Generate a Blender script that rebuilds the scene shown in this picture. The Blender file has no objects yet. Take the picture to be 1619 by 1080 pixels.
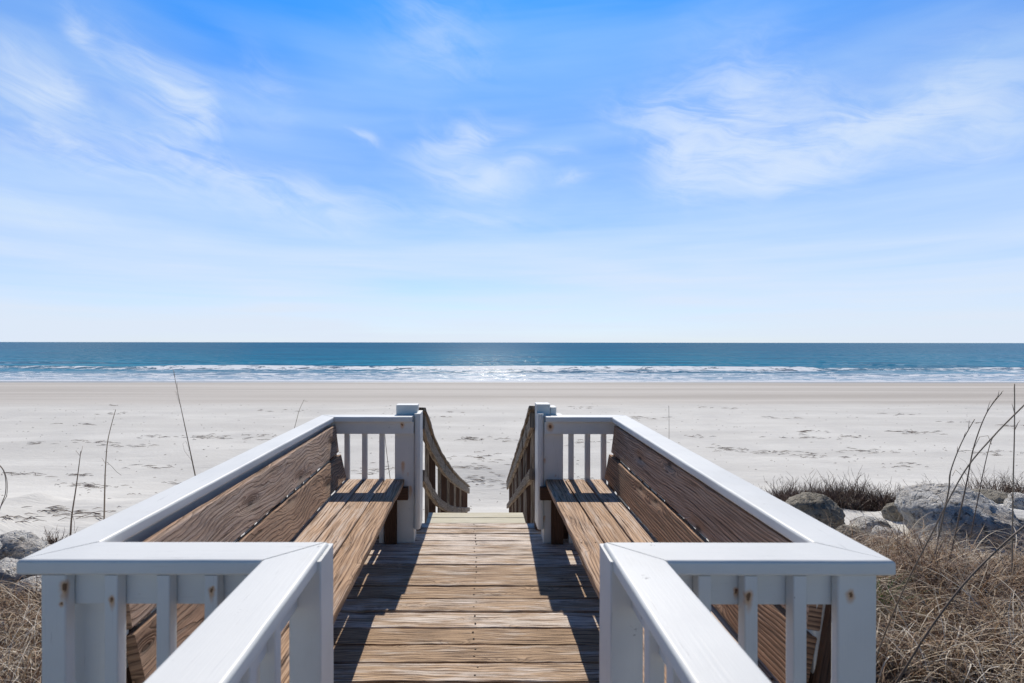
import bpy, bmesh, math, random
import numpy as np
from mathutils import Vector, Matrix, noise as mnoise

S = bpy.context.scene
COL = S.collection
R = math.radians
rnd = random.Random(7)

# ---------------------------------------------------------------- camera, sky, sun
VPX, HORY, FPX, EYE = 752.0, 541.5, 820.0, 1.44      # vanishing point, horizon, focal length in photo pixels; eye height over the deck
cam_d = bpy.data.cameras.new("camera")
cam = bpy.data.objects.new("camera", cam_d); COL.objects.link(cam)
cam_d.sensor_width = 36; cam_d.lens = FPX/1619*36
cam_d.shift_x = (809.5-VPX)/1619; cam_d.shift_y = (HORY-540.0)/1619
cam_d.clip_start = 0.05; cam_d.clip_end = 90000
cam.matrix_world = Matrix.Translation((0, 0, EYE)) @ Matrix.Rotation(R(90), 4, 'X') @ Matrix.Rotation(R(0.06), 4, 'Z')
cam_d.dof.use_dof = True; cam_d.dof.focus_distance = 5.5; cam_d.dof.aperture_fstop = 4.5
S.camera = cam
S.view_settings.view_transform = 'Standard'; S.view_settings.look = 'None'
S.view_settings.gamma = 1; S.view_settings.exposure = -0.06
SUN_EL, SUN_AZ = R(45.0), R(2.0)                     # azimuth right of straight ahead (+Y)
sun_d = bpy.data.lights.new("sun", 'SUN'); sun_d.energy = 4.8; sun_d.angle = R(0.5); sun_d.color = (1, .925, .80)
sun = bpy.data.objects.new("sun", sun_d); COL.objects.link(sun)
sdir = Vector((math.sin(SUN_AZ)*math.cos(SUN_EL), math.cos(SUN_AZ)*math.cos(SUN_EL), math.sin(SUN_EL)))
sun.rotation_euler = sdir.to_track_quat('Z', 'Y').to_euler()
sun.location = sdir*50


class NT:
    """small helper for node trees"""
    def __init__(s, tree): s.t = tree; s.n = tree.nodes; s.l = tree.links
    def new(s, typ, ins=None, **kw):
        n = s.n.new(typ)
        for k, v in kw.items(): setattr(n, k, v)
        if ins:
            for k, v in ins.items(): s.put(n.inputs[k], v)
        return n
    def put(s, sock, v):
        if isinstance(v, bpy.types.NodeSocket): s.l.new(v, sock)
        else: sock.default_value = v
    def m(s, op, a, b=0.0, c=None, clamp=False):
        n = s.n.new('ShaderNodeMath'); n.operation = op; n.use_clamp = clamp
        s.put(n.inputs[0], a); s.put(n.inputs[1], b)
        if c is not None: s.put(n.inputs[2], c)
        return n.outputs[0]
    def xyz(s, x=0., y=0., z=0.):
        n = s.n.new('ShaderNodeCombineXYZ')
        for i, v in enumerate((x, y, z)): s.put(n.inputs[i], v)
        return n.outputs[0]
    def sep(s, v):
        n = s.n.new('ShaderNodeSeparateXYZ'); s.put(n.inputs[0], v); return n.outputs
    def noise(s, vec, scale=1., detail=3., rough=.5, dist=0.):
        n = s.new('ShaderNodeTexNoise', {'Vector': vec, 'Scale': scale, 'Detail': detail, 'Roughness': rough, 'Distortion': dist})
        return n.outputs['Fac']
    def rng(s, v, a, b, c=0., d=1., smooth=True):
        n = s.n.new('ShaderNodeMapRange'); n.interpolation_type = 'SMOOTHSTEP' if smooth else 'LINEAR'
        s.put(n.inputs[0], v)
        for i, q in enumerate((a, b, c, d)): s.put(n.inputs[i+1], q)
        return n.outputs[0]
    def mix(s, f, a, b, mode='MIX'):
        n = s.n.new('ShaderNodeMix'); n.data_type = 'RGBA'; n.blend_type = mode
        s.put(n.inputs[0], f)
        for i, q in ((6, a), (7, b)):
            if isinstance(q, tuple): q = (*q[:3], 1)
            s.put(n.inputs[i], q)
        return n.outputs[2]
    def mapv(s, v, sc):
        n = s.n.new('ShaderNodeVectorMath'); n.operation = 'MULTIPLY'
        s.put(n.inputs[0], v); n.inputs[1].default_value = sc
        return n.outputs[0]


def px_dir(px, py):
    a = math.atan((px-VPX)/FPX)
    return a, math.atan((HORY-py)/FPX*math.cos(a))


W = bpy.data.worlds.new("World"); S.world = W; W.use_nodes = True
t = NT(W.node_tree); t.n.clear()
sky = t.new('ShaderNodeTexSky'); sky.sky_type = 'NISHITA'; sky.sun_disc = False
sky.sun_elevation = SUN_EL; sky.sun_rotation = SUN_AZ
sky.air_density = 1.0; sky.dust_density = 0.05; sky.ozone_density = 3.0; sky.altitude = 5
hs = t.new('ShaderNodeHueSaturation', {'Saturation': 1.32, 'Value': 1.0, 'Hue': .495, 'Color': sky.outputs[0]})
gen = t.new('ShaderNodeTexCoord').outputs['Generated']
X, Y, Z = t.sep(gen)
az = t.m('ARCTAN2', X, Y)
el = t.m('ARCSINE', Z)
elp = t.m('MAXIMUM', el, 0.0)
# thin veil of high cloud, thicker towards the horizon, in long level streaks
pv = t.xyz(t.m('MULTIPLY', az, 2.2), t.m('MULTIPLY', t.m('POWER', t.m('ADD', elp, .02), .75), 26.0), 0.)
streak = t.noise(pv, 1.0, 5., .55, .35)
pv2 = t.xyz(t.m('MULTIPLY', az, 1.1), t.m('MULTIPLY', elp, 7.0), 3.7)
broad = t.noise(pv2, 1.3, 3., .5, .6)
veil = t.rng(elp, 0.0, .57, 1.0, 0.0, smooth=False)
veil = t.m('MULTIPLY', t.m('POWER', veil, .80), .95)
veil = t.m('ADD', veil, t.m('MULTIPLY', t.m('SUBTRACT', streak, .5), t.rng(elp, 0, .42, .75, .25)))
veil = t.m('ADD', veil, t.m('MULTIPLY', t.m('SUBTRACT', broad, .5), .7), clamp=True)
# cirrus wisps: soft ellipses broken up by warped noise
wv = t.new('ShaderNodeTexNoise', {'Vector': t.xyz(t.m('MULTIPLY', az, 3.), t.m('MULTIPLY', el, 5.), 1.), 'Scale': 1.6, 'Detail': 2.})
wx, wy, _ = t.sep(wv.outputs['Color'])
azw = t.m('ADD', az, t.m('MULTIPLY', t.m('SUBTRACT', wx, .5), .16))
elw = t.m('ADD', el, t.m('MULTIPLY', t.m('SUBTRACT', wy, .5), .10))
fib = t.noise(t.xyz(t.m('MULTIPLY', t.m('ADD', azw, t.m('MULTIPLY', elw, .9)), 7.), t.m('MULTIPLY', t.m('SUBTRACT', elw, t.m('MULTIPLY', azw, -.22)), 26.), 5.), 1.0, 7., .62, .5)
fib2 = t.noise(t.xyz(t.m('MULTIPLY', azw, 9.), t.m('MULTIPLY', elw, 15.), 9.), 1.0, 6., .6, .9)
fibm = t.rng(t.m('ADD', t.m('MULTIPLY', fib, .6), t.m('MULTIPLY', fib2, .4)), .37, .62)
blobs = [(88, 132, 40, 20, 10, 1.0), (292, 163, 38, 17, 30, 1.0), (60, 203, 80, 9, 16, .8), (1165, 165, 60, 22, -20, .6), (1110, 215, 50, 26, 30, .5), (1215, 240, 110, 14, -10, .6), (1480, 172, 90, 16, -6, .5), (150, 72, 34, 9, 50, .35), (770, 216, 40, 9, -8, .6), (810, 278, 45, 10, -15, .5),
    # px, py, half width, half height, tilt (deg, positive = falls to the right), strength
    (1150, 190, 110, 75, 10, .85), (1250, 235, 190, 42, -8, .95), (1440, 195, 170, 40, -8, .75), (1570, 215, 90, 30, 0, .5),
    (1130, 255, 70, 40, 20, .5), (1235, 275, 45, 30, -30, .7), (1560, 110, 90, 55, 10, .28), (1030, 180, 80, 30, 5, .4),
    (45, 125, 75, 34, 8, 1.0), (270, 160, 70, 28, 32, .95), (155, 75, 42, 12, 48, .6), (215, 115, 80, 34, 35, .28),
    (50, 200, 90, 14, 16, .8), (110, 250, 190, 26, 8, .6), (285, 240, 90, 16, 12, .7), (360, 285, 190, 30, 14, .6), (490, 315, 90, 28, 0, .55),
    (690, 60, 90, 38, 10, .36), (390, 130, 60, 40, 45, .26), (745, 215, 60, 18, -12, .55), (700, 250, 60, 34, 30, .45), (775, 285, 75, 22, 8, .6),
    (568, 216, 26, 7, 12, .8), (905, 283, 22, 7, 0, .8), (852, 246, 40, 8, 8, .45), (740, 345, 120, 14, 4, .4), (150, 350, 200, 22, 4, .35)]
dens = None
for (bx, by, hw, hh, tilt, st) in blobs:
    a0, e0 = px_dir(bx, by)
    sx, sy = hw/FPX*1.08*math.cos(a0)**2, hh/FPX*1.18*math.cos(a0)
    c, s_ = math.cos(R(-tilt)), math.sin(R(-tilt))
    dx = t.m('SUBTRACT', azw, a0); dy = t.m('SUBTRACT', elw, e0)
    ux = t.m('MULTIPLY_ADD', dx, c/sx, t.m('MULTIPLY', dy, s_/sx))
    uy = t.m('MULTIPLY_ADD', dy, c/sy, t.m('MULTIPLY', dx, -s_/sy))
    d2 = t.m('MULTIPLY_ADD', ux, ux, t.m('MULTIPLY', uy, uy))
    g = t.m('MULTIPLY', t.m('EXPONENT', t.m('MULTIPLY', d2, -1.1)), st)
    dens = g if dens is None else t.m('ADD', dens, g)
dens = t.m('MINIMUM', dens, 1.5)
fib3 = t.noise(t.xyz(t.m('MULTIPLY', t.m('ADD', azw, t.m('MULTIPLY', elw, 1.4)), 16.), t.m('MULTIPLY', t.m('SUBTRACT', elw, t.m('MULTIPLY', azw, -.3)), 60.), 2.), 1.0, 6., .65, .8)
fibm = t.m('MULTIPLY', fibm, t.rng(fib3, .30, .62, .68, 1.08))
cir = t.m('MULTIPLY', dens, t.m('MULTIPLY_ADD', fibm, .95, .10))
cir = t.m('SUBTRACT', 1., t.m('EXPONENT', t.m('MULTIPLY', cir, -1.15)), clamp=True)
fwd = t.m('MULTIPLY', t.rng(Y, -.15, .45), t.rng(el, .60, .95, 1., .0))                            # sea-side haze brightened; unseen sky behind and overhead dimmed to cut fill light
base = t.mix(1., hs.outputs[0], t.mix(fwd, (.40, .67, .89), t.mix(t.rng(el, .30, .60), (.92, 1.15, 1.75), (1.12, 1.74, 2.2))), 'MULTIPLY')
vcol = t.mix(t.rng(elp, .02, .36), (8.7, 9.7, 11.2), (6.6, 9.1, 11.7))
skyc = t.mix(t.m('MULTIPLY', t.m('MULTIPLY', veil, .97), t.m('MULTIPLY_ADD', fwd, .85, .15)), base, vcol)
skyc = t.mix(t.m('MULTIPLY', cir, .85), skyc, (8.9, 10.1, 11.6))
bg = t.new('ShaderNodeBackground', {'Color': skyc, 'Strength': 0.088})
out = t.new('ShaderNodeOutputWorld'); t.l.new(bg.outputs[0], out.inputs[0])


# ---------------------------------------------------------------- tags and mesh helpers
def tag(o, label=None, cat=None, group=None, kind=None):
    for k, v in (('label', label), ('category', cat), ('group', group), ('kind', kind)):
        if v: o[k] = v
    return o


def empty(name, loc, label, cat, group=None, kind=None):
    o = bpy.data.objects.new(name, None); COL.objects.link(o); o.location = loc; o.empty_display_size = .2
    return tag(o, label, cat, group, kind)


class MB:
    """collects planks and tubes with length-wise uv and a tone per piece; build() links them as ONE mesh object"""
    def __init__(s): s.v = []; s.f = []; s.uv = []; s.tone = []
    def plank(s, p0, p1, w, th, up=(0, 0, 1), r=.004, seg=.12, wob=0., m0=0., m1=0., tone=None, cs=3, bend=0.):
        """rounded board from p0 to p1; w across, th along up; m0/m1 mitre the ends"""
        p0 = Vector(p0); p1 = Vector(p1); d = p1-p0; L = d.length; d.normalize()
        sd = d.cross(Vector(up)).normalized(); u = sd.cross(d).normalized()
        if tone is None: tone = rnd.random()
        ou, ov = rnd.uniform(0, 50), rnd.uniform(0, 50)
        r = min(r, w*.49, th*.49)
        prof = []
        for (cx, cy, a0) in ((w/2-r, th/2-r, 0), (-w/2+r, th/2-r, 90), (-w/2+r, -th/2+r, 180), (w/2-r, -th/2+r, 270)):
            for k in range(cs):
                a = R(a0+90*k/(cs-1)); prof.append((cx+r*math.cos(a), cy+r*math.sin(a)))
        n = len(prof); per = [0.]
        for i in range(n):
            a, b = prof[i], prof[(i+1) % n]; per.append(per[-1]+math.hypot(a[0]-b[0], a[1]-b[1]))
        ns = max(1, int(round(L/seg))); base = len(s.v)
        sp = rnd.uniform(0, 100)
        for i in range(ns+1):
            k = i/ns
            for j, (a, b) in enumerate(prof):
                l = m0*a + (L+m1*a-m0*a)*k
                aa, bb = a, b
                if wob:
                    q = Vector((l*9+sp, a*30, b*30+sp*.37))
                    aa += wob*mnoise.noise(q); bb += wob*.6*mnoise.noise(q+Vector((31, 7, 3)))
                    aa += wob*1.5*mnoise.noise(Vector((l*1.7+sp, 5.1, 0)))
                bb += bend*math.sin(math.pi*k)
                s.v.append(p0+d*l+sd*aa+u*bb)
        for i in range(ns):
            for j in range(n):
                j2 = (j+1) % n; a = base+i*n
                s.f.append((a+j, a+n+j, a+n+j2, a+j2))
                u0, u1 = L*i/ns+ou, L*(i+1)/ns+ou; v0, v1 = per[j]+ov, per[j+1]+ov
                s.uv.append(((u0, v0), (u1, v0), (u1, v1), (u0, v1))); s.tone.append(tone)
        c0 = len(s.v); s.v += [s.v[base+j].copy() for j in range(n)]; c1 = len(s.v); s.v += [s.v[base+ns*n+j].copy() for j in range(n)]
        s.f.append(tuple(c0+j for j in range(n))); s.uv.append(tuple((ou+b*.35, ov+a) for a, b in prof)); s.tone.append(tone*.7)
        s.f.append(tuple(c1+j for j in reversed(range(n)))); s.uv.append(tuple((ou+9+b*.35, ov+a) for a, b in reversed(prof))); s.tone.append(tone*.7)
        return s
    def tube(s, pts, rads, n=6, tone=None):
        pts = [Vector(p) for p in pts]
        if tone is None: tone = rnd.random()
        base = len(s.v); ou = rnd.uniform(0, 20); l = 0
        ls = []
        for i, p in enumerate(pts):
            dd = (pts[min(i+1, len(pts)-1)]-pts[max(i-1, 0)]).normalized()
            a = dd.cross(Vector((.31, .9, .2))).normalized(); b = dd.cross(a)
            if i: l += (p-pts[i-1]).length
            ls.append(l)
            r = rads[i] if isinstance(rads, (list, tuple)) else rads
            for k in range(n):
                an = 2*math.pi*k/n; s.v.append(p+a*r*math.cos(an)+b*r*math.sin(an))
        for i in range(len(pts)-1):
            for k in range(n):
                k2 = (k+1) % n; q = base+i*n
                s.f.append((q+k, q+k2, q+n+k2, q+n+k)); s.tone.append(tone)
                s.uv.append(((ls[i]+ou, k/n*.1), (ls[i]+ou, (k+1)/n*.1), (ls[i+1]+ou, (k+1)/n*.1), (ls[i+1]+ou, k/n*.1)))
        s.f.append(tuple(base+k for k in reversed(range(n)))); s.uv.append(tuple((0, 0) for _ in range(n))); s.tone.append(tone)
        q = base+(len(pts)-1)*n
        s.f.append(tuple(q+k for k in range(n))); s.uv.append(tuple((0, 0) for _ in range(n))); s.tone.append(tone)
        return s
    def build(s, name, mat, parent=None, smooth=True, wn=True):
        org = parent.matrix_basis.translation.copy() if parent is not None else Vector((0, 0, 0))
        if parent is not None and parent.parent is not None: org = org+parent.parent.location
        me = bpy.data.meshes.new(name)
        me.from_pydata([tuple(v-org) for v in s.v], [], s.f)
        ul = me.uv_layers.new(name="grain")
        flat = [c for q in s.uv for p in q for c in p]
        ul.data.foreach_set("uv", flat)
        at = me.attributes.new("tone", 'FLOAT', 'FACE'); at.data.foreach_set("value", s.tone)
        me.materials.append(mat)
        if smooth: me.polygons.foreach_set("use_smooth", [True]*len(me.polygons))
        me.update()
        o = bpy.data.objects.new(name, me); COL.objects.link(o)
        if smooth and wn:
            md = o.modifiers.new("wn", 'WEIGHTED_NORMAL'); md.keep_sharp = False; md.weight = 100
        if parent is not None: o.parent = parent
        return o


# ---------------------------------------------------------------- materials
def mat(name):
    m = bpy.data.materials.new(name); m.use_nodes = True
    t = NT(m.node_tree); t.n.clear()
    b = t.new('ShaderNodeBsdfPrincipled'); o = t.new('ShaderNodeOutputMaterial'); t.l.new(b.outputs[0], o.inputs[0])
    return m, t, b


def wood(name, dark, light, grey=(.40, .37, .35), greyamt=.3, ring=120., ringw=.6, crack=.5, bump=.5, rough=.75, warp=16., knot=1.0, stain=0.0,
         lowu=1.6, lowv=4., medw=1.6, streak=.5, dist=.004, sharp=3., fine=1.):
    m, t, b = mat(name)
    uv = t.new('ShaderNodeUVMap'); uv.uv_map = "grain"
    u, v, _ = t.sep(uv.outputs[0])
    tone = t.new('ShaderNodeAttribute', attribute_name="tone").outputs['Fac']
    low = t.noise(t.xyz(t.m('MULTIPLY', u, lowu), t.m('MULTIPLY', v, lowv), 0.), 1., 2., .5)
    med = t.noise(t.xyz(t.m('MULTIPLY', u, 9.), t.m('MULTIPLY', v, 16.), 2.), 1., 3., .55)
    # knots push the rings apart
    vo = t.new('ShaderNodeTexVoronoi', {'Vector': t.xyz(t.m('MULTIPLY', u, 1.5), t.m('MULTIPLY', v, 5.0), 0.), 'Scale': 1.})
    vo.voronoi_dimensions = '2D'
    kd = vo.outputs['Distance']
    kn = t.m('MULTIPLY', t.m('EXPONENT', t.m('MULTIPLY', t.m('MULTIPLY', kd, kd), -70.)), knot)
    ph = t.m('ADD', t.m('MULTIPLY', v, ring), t.m('MULTIPLY', low, warp))
    ph = t.m('ADD', ph, t.m('MULTIPLY', kn, 7.)); ph = t.m('ADD', ph, t.m('MULTIPLY', med, medw))
    fr = t.m('FRACT', ph)
    # saw-tooth rings: pale early wood darkening to a hard dark line, then an abrupt step back
    late = t.m('MULTIPLY', t.m('POWER', fr, sharp), t.rng(fr, .93, 1., 1., 0.))
    rg = t.m('SUBTRACT', 1., late)
    fib = t.noise(t.xyz(t.m('MULTIPLY', u, 7.), t.m('MULTIPLY', v, 420.), 5.), 1., 3., .65)
    fib2 = t.noise(t.xyz(t.m('MULTIPLY', u, 3.2), t.m('MULTIPLY', t.m('ADD', v, t.m('MULTIPLY', low, warp*.4/ring)), 125.*fine), 8.), 1., 5., .62, .25)
    ck = t.rng(fib2, .31, .385, 1., 0.)
    ck = t.m('MULTIPLY', ck, crack)
    lo2 = t.noise(t.xyz(t.m('MULTIPLY', u, 3.), t.m('MULTIPLY', v, 24.), 11.), 1., 5., .65)
    c = t.mix(t.m('MULTIPLY', late, ringw), light, dark)
    c = t.mix(t.rng(fib2, .38, .56, streak, 0.), c, dark)
    g = t.m('MULTIPLY', t.rng(t.m('ADD', lo2, t.m('MULTIPLY', t.m('SUBTRACT', tone, .5), .30)), .44, .66), greyamt, clamp=True)
    g = t.m('MULTIPLY', g, t.rng(fib2, .40, .56, .1, 1.))
    c = t.mix(g, c, grey)
    c = t.mix(t.rng(fib, .35, .62, .45, 0.), c, t.mix(1., c, (.42, .39, .37), 'MULTIPLY'))
    c = t.mix(ck, c, tuple(x*.22 for x in dark))
    kc = t.rng(kd, .015, .07, .85, 0.)
    c = t.mix(t.m('MULTIPLY', kc, min(1., knot)), c, tuple(x*.5 for x in dark))
    if stain:
        st = t.noise(t.xyz(t.m('MULTIPLY', u, 2.2), t.m('MULTIPLY', v, 2.5), 21.), 1., 5., .6)
        c = t.mix(t.rng(st, .52, .72, 0., stain), c, t.mix(1., c, (.40, .37, .35), 'MULTIPLY'))
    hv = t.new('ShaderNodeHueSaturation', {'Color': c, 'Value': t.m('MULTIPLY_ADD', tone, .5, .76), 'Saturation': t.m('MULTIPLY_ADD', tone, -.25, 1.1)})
    t.l.new(hv.outputs[0], b.inputs['Base Color'])
    b.inputs['Roughness'].default_value = rough; b.inputs['Specular IOR Level'].default_value = .3
    h = t.m('ADD', t.m('MULTIPLY', rg, .6), t.m('MULTIPLY', fib2, .5)); h = t.m('SUBTRACT', h, t.m('MULTIPLY', ck, 1.2))
    bp = t.new('ShaderNodeBump', {'Strength': bump, 'Distance': dist, 'Height': h}); t.l.new(bp.outputs[0], b.inputs['Normal'])
    return m


M_DECK = wood('weathered_deck_wood', (.12, .068, .038), (.61, .425, .275), (.74, .67, .61), .85, 60., .85, .95, .9, warp=7., knot=.5, stain=.3, streak=.95, medw=.8, fine=1.35)
M_SEAT = wood('weathered_seat_wood', (.13, .065, .032), (.60, .385, .235), (.58, .52, .47), .6, 62., .8, .95, .9, warp=9., knot=.7, streak=.7, lowv=2.6, dist=.004, medw=.35, lowu=.8, fine=.8)
M_BACKL = wood('rippled_back_wood', (.055, .030, .018), (.50, .32, .215), (.42, .34, .29), .45, 46., .85, .35, 1.0, warp=12., knot=.9, lowu=1.5, lowv=3.4, medw=1.5, streak=.35, dist=.011, sharp=2.2)
M_BACKR = wood('straight_grain_back_wood', (.045, .026, .017), (.60, .36, .225), (.42, .33, .27), .45, 75., .95, .6, 1.0, warp=9., knot=1.3, lowu=1.0, lowv=2.2, medw=.7, streak=.6, dist=.006, sharp=2.)
M_YEL = wood('pale_new_wood', (.34, .30, .19), (.60, .56, .43), (.64, .61, .53), .5, 70., .4, .3, .3, warp=6., knot=.4, streak=.3)
M_GREY = wood('grey_rail_wood', (.05, .032, .02), (.42, .32, .22), (.46, .40, .34), .5, 60., .9, .9, 1.0, warp=9., knot=.6, streak=.8)
M_BROWN = wood('dark_post_wood', (.025, .013, .008), (.115, .058, .034), (.12, .08, .06), .4, 60., .6, .7, .6, warp=8., knot=.6)


def paint(name, spots):
    m, t, b = mat(name)
    geo = t.new('ShaderNodeNewGeometry'); P = geo.outputs['Position']
    uv = t.new('ShaderNodeUVMap'); uv.uv_map = "grain"
    u, v, _ = t.sep(uv.outputs[0])
    gr = t.noise(t.xyz(t.m('MULTIPLY', u, 5.), t.m('MULTIPLY', v, 160.), 0.), 1., 4., .6, .2)
    lo = t.noise(P, 3.2, 5., .6); hi = t.noise(P, 34., 3., .6)
    c = t.mix(t.rng(lo, .35, .7), (.745, .74, .705), (.68, .68, .655))
    c = t.mix(t.rng(gr, .28, .38, .45, 0.), c, (.53, .53, .52))
    chip = t.noise(t.mapv(P, (1., 1., 1.)), 14., 6., .75, .3)
    c = t.mix(t.rng(chip, .665, .69, 0., .75), c, (.25, .24, .22))
    c = t.mix(t.rng(hi, .70, .78, 0., .35), c, (.42, .43, .42))
    wear = t.noise(t.xyz(t.m('MULTIPLY', u, 3.), t.m('MULTIPLY', v, 60.), 4.), 1., 5., .7)
    c = t.mix(t.rng(wear, .64, .69, 0., .5), c, (.36, .355, .34))
    grime = t.noise(t.mapv(P, (1.6, 1.6, 1.6)), 1., 6., .7, .4)
    c = t.mix(t.rng(grime, .50, .72, 0., .35), c, (.60, .58, .53))
    px_, py_, pz_ = t.sep(P)
    wob = t.noise(P, 60., 3., .6)
    wz = t.m('MULTIPLY', t.m('SUBTRACT', wob, .5), .016)
    rust = None
    for (x, y, z, s, drip) in spots:
        dx = t.m('ADD', t.m('SUBTRACT', px_, x), wz); dy = t.m('SUBTRACT', py_, y); dz = t.m('ADD', t.m('SUBTRACT', pz_, z), wz)
        dzz = t.m('MULTIPLY', dz, t.m('MULTIPLY_ADD', t.m('LESS_THAN', dz, 0.), 1./drip-1., 1.))
        d = t.m('SQRT', t.m('ADD', t.m('MULTIPLY', dx, dx), t.m('ADD', t.m('MULTIPLY', dy, dy), t.m('MULTIPLY', dzz, dzz))))
        g = t.rng(d, s*.3, s*1.7, 1., 0.)
        rust = g if rust is None else t.m('MAXIMUM', rust, g)
    if rust is not None:
        c = t.mix(t.m('MULTIPLY', rust, .85), c, (.60, .30, .10)); c = t.mix(t.rng(rust, .88, 1., 0., .85), c, (.09, .035, .015))
    t.l.new(c, b.inputs['Base Color'])
    b.inputs['Roughness'].default_value = .42; b.inputs['Specular IOR Level'].default_value = .4
    h = t.m('ADD', t.m('MULTIPLY', gr, .7), t.m('MULTIPLY', lo, .6))
    bp = t.new('ShaderNodeBump', {'Strength': .35, 'Distance': .0025, 'Height': h}); t.l.new(bp.outputs[0], b.inputs['Normal'])
    return m


def at(px, py, y):
    """the point seen at photo pixel (px, py) on the plane at depth y"""
    return Vector(((px-VPX)/FPX*y, y, EYE-(py-HORY)/FPX*y))


near_spots = [(*at(102, 927, 1.256), .011, 3.), (*at(98, 955, 1.256), .005, 1.5), (*at(178, 946, 1.257), .006, 4.), (*at(336, 931, 1.257), .006, 4.),
              (*at(1183, 940, 1.257), .009, 3.5), (*at(1345, 940, 1.262), .010, 1.6), (*at(1164, 932, 1.29), .006, 3.)]
far_spots = [(*at(637, 733, 3.72), .013, 5.), (*at(645, 749, 3.72), .008, 3.), (*at(649, 771, 3.72), .012, 6.), (*at(636, 671, 3.69), .013, 2.),
             (*at(870, 674, 3.69), .022, 1.5), (*at(861, 727, 3.72), .011, 2.5), (*at(857, 743, 3.72), .008, 1.5), (*at(879, 752, 3.72), .008, 1.5),
             (*at(860, 818, 3.72), .012, 3.), (*at(859, 778, 3.72), .008, 2.)]
M_PAINT = paint('white_paint', near_spots+far_spots)


# ---------------------------------------------------------------- the ground: dune, beach and sea bed in one sheet
def sm(a, b, x): k = np.clip((x-a)/(b-a), 0, 1); return k*k*(3-2*k)


YS = [-40, 0, 5, 7, 8.5, 10, 12, 15, 20, 35, 50, 70, 90, 120, 400]
HS = [-.6, -1.0, -1.12, -1.2, -1.40, -1.66, -2.14, -2.66, -2.74, -2.78, -3.2, -3.93, -4.8, -6.0, -14]


def vnoise(x, y, seed=0):
    """smooth value noise on arrays"""
    xi = np.floor(x).astype(np.int64); yi = np.floor(y).astype(np.int64); xf = x-xi; yf = y-yi
    def h(a, b):
        n = (a*374761393+b*668265263+seed*1274126177) & 0xffffffff
        n = ((n ^ (n >> 13))*1103515245) & 0xffffffff
        return ((n ^ (n >> 16)) & 0xffff)/65535.
    sx = xf*xf*(3-2*xf); sy = yf*yf*(3-2*yf)
    return (h(xi, yi)*(1-sx)+h(xi+1, yi)*sx)*(1-sy)+(h(xi, yi+1)*(1-sx)+h(xi+1, yi+1)*sx)*sy


def ground(x, y):
    x = np.asarray(x, float); y = np.asarray(y, float)
    z = np.interp(y, YS, HS)
    z = .5*z+.25*np.interp(y-.6, YS, HS)+.25*np.interp(y+.6, YS, HS)
    z = z-.55*(1-sm(.9, 2.6, np.abs(x-.2)))*sm(4., 8., y)*(1-sm(14, 18, y))
    dune = (1-sm(9, 14, y))*sm(1.2, 3., np.abs(x))
    z = z+dune*(.32*(vnoise(x*.7, y*.7, 3)-.5)+.16*(vnoise(x*1.9, y*1.9, 4)-.5))
    z = z+.30*sm(2.0, 4.5, x)*(1-sm(4.8, 6.5, y))*sm(-2, 2, y)
    z = z+.05*(vnoise(x*.35, y*.8, 5)-.5)*(1-sm(40, 60, y))+.02*(vnoise(x*2.2, y*4, 6)-.5)*(1-sm(25, 40, y))
    return z


def grid_obj(name, xs, ys, zf, mat_, attrs=None, fan=None):
    nx, ny = len(xs), len(ys)
    Xg, Yg = np.meshgrid(xs, ys)
    if fan is not None: Xg = Xg*fan(Yg)
    Zg = zf(Xg, Yg)
    me = bpy.data.meshes.new(name)
    co = np.stack([Xg, Yg, Zg], -1).reshape(-1, 3)
    i = np.arange(nx-1); j = np.arange(ny-1); I, J = np.meshgrid(i, j); a = (J*nx+I).ravel()
    q = np.stack([a, a+1, a+nx+1, a+nx], 1)
    me.vertices.add(len(co)); me.vertices.foreach_set("co", co.ravel())
    me.loops.add(q.size); me.loops.foreach_set("vertex_index", q.ravel().astype(np.int32))
    me.polygons.add(len(q)); me.polygons.foreach_set("loop_start", (np.arange(len(q))*4).astype(np.int32))
    me.update(calc_edges=True); me.validate()
    me.polygons.foreach_set("use_smooth", [True]*len(q))
    if attrs:
        for k, fn in attrs.items():
            at_ = me.attributes.new(k, 'FLOAT', 'POINT'); at_.data.foreach_set("value", fn(Xg, Yg).ravel().astype(np.float32))
    me.materials.append(mat_)
    o = bpy.data.objects.new(name, me); COL.objects.link(o); o['kind'] = 'structure'
    return o


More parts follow.
